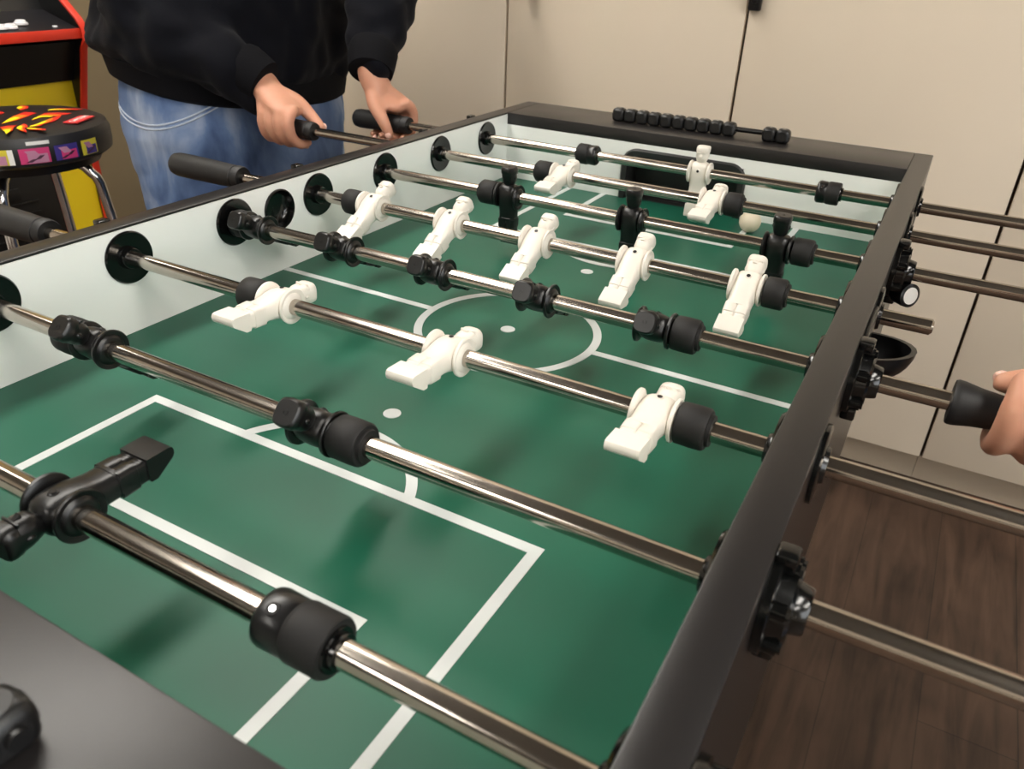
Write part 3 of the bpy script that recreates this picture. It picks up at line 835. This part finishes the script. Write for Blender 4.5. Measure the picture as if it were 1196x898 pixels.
# ------------------------------------------------------------------ arcade machine
AX = -1.315
arc_ = empty('arcade_machine', (-1.6, .435, 0), 'yellow and black arcade cabinet with red edging and white buttons', 'arcade machine')
def AP(mb, name, m): mb.move(Matrix.Translation((1.6, -.435, 0))); return mb.build(name, m, arc_)
YA, YB = .195, .68        # the two side panels
prof = [(-1.88, 0), (-1.393, 0), (-1.393, .44), (-1.390, .75), (-1.330, .915), (-1.313, .935), (-1.313, .965), (-1.328, .985), (-1.408, 1.055), (-1.56, 1.20), (-1.60, 1.30), (-1.56, 1.40), (-1.50, 1.44), (-1.50, 1.58), (-1.88, 1.58)]
for y in (YA, YB-.016):
    p = MB().poly([(x, y, z) for x, z in prof], (0, .016, 0))
    AP(p, 'side_panel', M['arcblack'])
    e = MB()
    path = [Vector((x, y+.008, z)) for x, z in prof[1:14]]
    rg = []
    for i, q in enumerate(path):
        d = (path[min(i+1, len(path)-1)]-path[max(i-1, 0)]).normalized()
        nrm = Vector((d.z, 0, -d.x))
        rg.append([q+Vector((0, a, 0))+nrm*b for a, b in ((-.0095, -.002), (.0095, -.002), (.0095, .003), (0, .005), (-.0095, .003))])
    e.rings(rg)
    AP(e, 'edge_molding', M['red'])
YC, YW = (YA+YB)/2, YB-YA-.032
AP(MB().box((-1.41, YC, .414), (.014, YW, .828)), 'front_panel', M['yellow'])
cd = MB().box((-1.399, .36, .43), (.012, .385, .38), .012)
for k in range(9): cd.box((-1.3925, .36, .30+k*.03), (.004, .25, .007), .001)
cd.box((-1.392, .36, .565), (.006, .16, .035), .002)
AP(cd, 'speaker_grille', M['arcblack'])
AP(MB().poly([(-1.392, YC-YW/2, .829), (-1.345, YC-YW/2, .930), (-1.36, YC-YW/2, .935), (-1.408, YC-YW/2, .829)], (0, YW, 0)), 'apron_panel', M['arcblack'])
dk = MB().poly([(-1.322, YC-YW/2, .940), (-1.322, YC-YW/2, .962), (-1.47, YC-YW/2, 1.002), (-1.47, YC-YW/2, .975)], (0, YW, 0))
dkp = AP(dk, 'control_deck', M['deck'])
def child(mb, name, m, par):
    mb.move(Matrix.Translation((1.6, -.435, 0))); return mb.build(name, m, par)
child(MB().box((-1.3195, YC, .951), (.005, YW, .024), .001), 'red_trim', M['red'], dkp)
bt = [(-1.360, .575), (-1.378, .540), (-1.350, .498), (-1.39, .60), (-1.395, .50)]
bt = [(-1.372, .545), (-1.352, .505), (-1.352, .480), (-1.385, .515), (-1.365, .27), (-1.352, .30)]
for x, y in bt[:3]+bt[4:]:
    z = .962+(-1.322-x)*.27
    b = MB().lathe([(0, .0165), (.004, .0165), (.006, .0145), (.0065, .012), (.010, .0115), (.0112, .009)], 'Z', (x, y, z-.001), 24)
    child(b, 'button', M['button'], dkp)
j = MB().cyl((-1.385, .42, .975), (-1.385, .42, 1.03), .005).sphere((-1.385, .42, 1.04), .017)
child(j, 'joystick', M['arcblack'], dkp)
child(MB().lathe([(0, .006), (.003, .0055), (.0035, .003)], 'Z', (-1.345, .615, .967), 14), 'player_button', M['button'], dkp)
AP(MB().poly([(-1.45, YC-YW/2, .985), (-1.60, YC-YW/2, 1.30), (-1.615, YC-YW/2, 1.295), (-1.47, YC-YW/2, .975)], (0, YW, 0)), 'screen_bezel', M['arcblack'])
sc_ = MB().poly([(-1.480, YC-.17, 1.056), (-1.578, YC-.17, 1.262), (-1.580, YC-.17, 1.261), (-1.482, YC-.17, 1.055)], (0, .34, 0))
AP(sc_, 'screen', M['screen'])
AP(MB().poly([(-1.4535, .25, 1.000), (-1.4675, .25, 1.030), (-1.469, .25, 1.029), (-1.455, .25, .999)], (0, .30, 0)), 'bezel_art', M['bezel'])
AP(MB().box((-1.505, YC, 1.50), (.012, YW, .12)), 'marquee', M['yellow'])
AP(MB().box((-1.865, YC, .79), (.014, YW, 1.56)), 'back_panel', M['arcblack'])
AP(MB().box((-1.69, YC, 1.572), (.36, YW, .014)), 'top_panel', M['arcblack'])

# ------------------------------------------------------------------ stool
SX, SY, SR, ZT = -1.03, .27, .185, .830
stool = empty('bar_stool', (SX, SY, 0), 'round black padded stool with flame print and chrome legs', 'stool')
def ST(mb, name, m): return mb.build(name, m, stool)
cu = MB().use(M['vinyl'])
CH = .068
cu.lathe([(ZT-CH, SR*.5), (ZT-CH, SR-.010), (ZT-CH+.006, SR-.002), (ZT-CH+.02, SR), (ZT-.022, SR), (ZT-.008, SR-.006), (ZT-.001, SR-.022), (ZT+.002, SR*.6), (ZT+.003, .002)], 'Z', n=64)
def side_patch(m, a0, a1, z0, z1, lift=.0012, n=8, slant=0):
    cu.use(m)
    rr = SR+lift
    cu.sheet([[(rr*math.cos(math.radians(a0+(a1-a0)*k/n+slant*(z-z0)/(z1-z0))), rr*math.sin(math.radians(a0+(a1-a0)*k/n+slant*(z-z0)/(z1-z0))), z) for k in range(n+1)] for z in (z0, z1)])
zb, zc_ = ZT-CH+.012, ZT-.026
PAN = [(-62, -36, 'pyel', 'mauve'), (-31, -14, 'pink', 'mauve'), (-11, 4, 'blue', 'pink'), (7, 20, 'pyel', 'blue')]
for a0, a1, ca, cb in PAN:
    w = a1-a0; h = zc_-zb
    side_patch(M[ca], a0, a1, zb, zc_)
    side_patch(M[cb], a0+w*.25, a1-w*.08, zb+.001, zb+h*.62, .0018)
    side_patch(M['mauve'], a0+w*.35, a1-w*.30, zb+h*.45, zb+h*.86, .0024, slant=-3)
    side_patch(M['plum'], a0+w*.48, a1-w*.36, zb+h*.28, zb+h*.52, .0030, slant=3)
    side_patch(M['plum'], a0+w*.15, a1-w*.65, zb+h*.10, zb+h*.30, .0024, slant=4)
side_patch(M['pwhite'], -37, -34, zb, zc_, .002)
side_patch(M['pwhite'], -26, -13, ZT-.020, ZT-.013, .0012)
# flame lettering on the top: slanted curved strokes
def flame(pts):
    q = min(pts, key=lambda p: p[1]+.35*p[0])
    for k, (m_, f_) in enumerate((('fred', 1), ('forange', .74), ('fyellow', .52))):
        cu.use(M[m_])
        cu.poly([(q[0]+(x-q[0])*f_, q[1]+(y-q[1])*f_, ZT+.0034+k*.0004) for x, y in pts], (0, 0, .0006))
FL = [[(.054, -.054), (.022, -.022), (-.004, .006), (-.028, .046), (-.014, .052), (.002, .054), (.010, .038), (.026, .012), (.040, -.012)],
      [(.080, -.075), (.078, -.056), (.088, -.044), (.100, -.058), (.123, -.074), (.150, -.104), (.126, -.092), (.100, -.078)],
      [(.064, .004), (.046, .022), (.030, .042), (.014, .064), (.028, .084), (.058, .098), (.064, .082), (.046, .070), (.040, .056), (.050, .038)],
      [(.162, -.070), (.138, -.068), (.116, -.062), (.098, -.046), (.084, -.026), (.100, -.030), (.116, -.038), (.124, -.050), (.140, -.058)],
      [(.124, -.040), (.110, -.026), (.104, -.006), (.090, .020), (.070, .046), (.058, .072), (.072, .064), (.092, .044), (.108, .020), (.116, -.004), (.128, -.020)],
      [(.130, -.050), (.142, -.052), (.156, -.046), (.172, -.036), (.162, -.030), (.146, -.034), (.132, -.040)],
      [(-.006, .086), (-.016, .100), (-.010, .118), (.014, .134), (.036, .142), (.026, .126), (.010, .112), (.004, .098)],
      [(.010, -.110), (-.024, -.072), (-.050, -.030), (-.070, .020), (-.050, .014), (-.030, -.020), (-.008, -.058), (.022, -.092)],
      [(-.050, .050), (-.080, .060), (-.100, .084), (-.084, .090), (-.062, .076)],
      [(.100, -.130), (.078, -.122), (.060, -.100), (.050, -.080), (.066, -.086), (.084, -.102)]]
for pts in FL: flame(pts)
cu.use(M['tagred'])
tc_ = Matrix.Rotation(math.radians(28), 3, 'Z')
def tp_(x, y, z): v = tc_ @ Vector((x, y, 0)); return (v.x, v.y, z)
tagpos = [(.118, .045), (.152, .045), (.152, .118), (.118, .118)]
cu.poly([tp_(.128, -.035, ZT+.0022), tp_(.158, -.035, ZT+.0022), tp_(.158, .040, ZT+.0022), tp_(.128, .040, ZT+.0022)], (0, 0, .0022))
cus = cu.build('cushion', None, stool); cus.location = (0, 0, 0)
fc = bpy.data.curves.new('tag_lettering', 'FONT'); fc.body = 'CAPCOM'; fc.size = .0165; fc.align_x = 'CENTER'; fc.align_y = 'CENTER'; fc.extrude = .0003
fc.materials.append(M['pwhite'])
ft = bpy.data.objects.new('lettering_curve', fc); COL.objects.link(ft)
bpy.context.view_layer.update()
fo = bpy.data.objects.new('tag_lettering', bpy.data.meshes.new_from_object(ft.evaluated_get(bpy.context.evaluated_depsgraph_get()))); COL.objects.link(fo); fo.parent = cus
bpy.data.objects.remove(ft)
fo.location = tp_(.143, .0025, ZT+.0048); fo.rotation_euler = (0, 0, math.radians(28+90))
ST(MB().lathe([(ZT-CH-.02, .02), (ZT-CH-.02, SR-.03), (ZT-CH, SR-.022), (ZT-CH, .02)], 'Z', n=48), 'seat_plate', M['blackp'])
for k in range(4):
    t = math.radians(38+90*k); c, s = math.cos(t), math.sin(t)
    ST(MB().tube([(c*.10, s*.10, ZT-CH-.022), (c*.135, s*.135, ZT-CH-.05), (c*.155, s*.155, ZT-CH-.14), (c*.20, s*.20, .03), (c*.203, s*.203, .011)], [.011]*5, n=14, steps=3), 'leg', M['chrome'])
fr = MB(); rg = []
for k in range(40):
    t = 2*PI*k/40; d = Vector((math.cos(t), math.sin(t), 0))
    rg.append([d*(.185+.008*math.cos(2*PI*j/10))+Vector((0, 0, .26+.008*math.sin(2*PI*j/10))) for j in range(10)])
ST(fr.rings(rg, closed=True), 'foot_ring', M['chrome'])

# ------------------------------------------------------------------ camera, world, view
cd_ = bpy.data.cameras.new('camera'); cam = bpy.data.objects.new('camera', cd_); COL.objects.link(cam)
cam.location = (.74103, -.72200, FZ+.39123)
cam.rotation_euler = (1.05677, -.03449, .51212)
cd_.sensor_width = 36; cd_.sensor_fit = 'HORIZONTAL'; cd_.lens = 910.316/1196*36
cd_.clip_start = .01
cd_.dof.use_dof = True; cd_.dof.focus_distance = .85; cd_.dof.aperture_fstop = cd_.lens/2.4
SC.camera = cam
w = bpy.data.worlds.new('room_air'); SC.world = w; w.use_nodes = True
w.node_tree.nodes['Background'].inputs[0].default_value = (.9, .92, 1, 1)
w.node_tree.nodes['Background'].inputs[1].default_value = .2
SC.view_settings.view_transform = 'Standard'; SC.view_settings.look = 'None'
SC.view_settings.exposure = 0.25; SC.view_settings.gamma = 1.0; SC.view_settings.use_curve_mapping = False
SC.cycles.max_bounces = 10; SC.cycles.diffuse_bounces = 5; SC.cycles.glossy_bounces = 5
SC.cycles.sample_clamp_indirect = 6.0
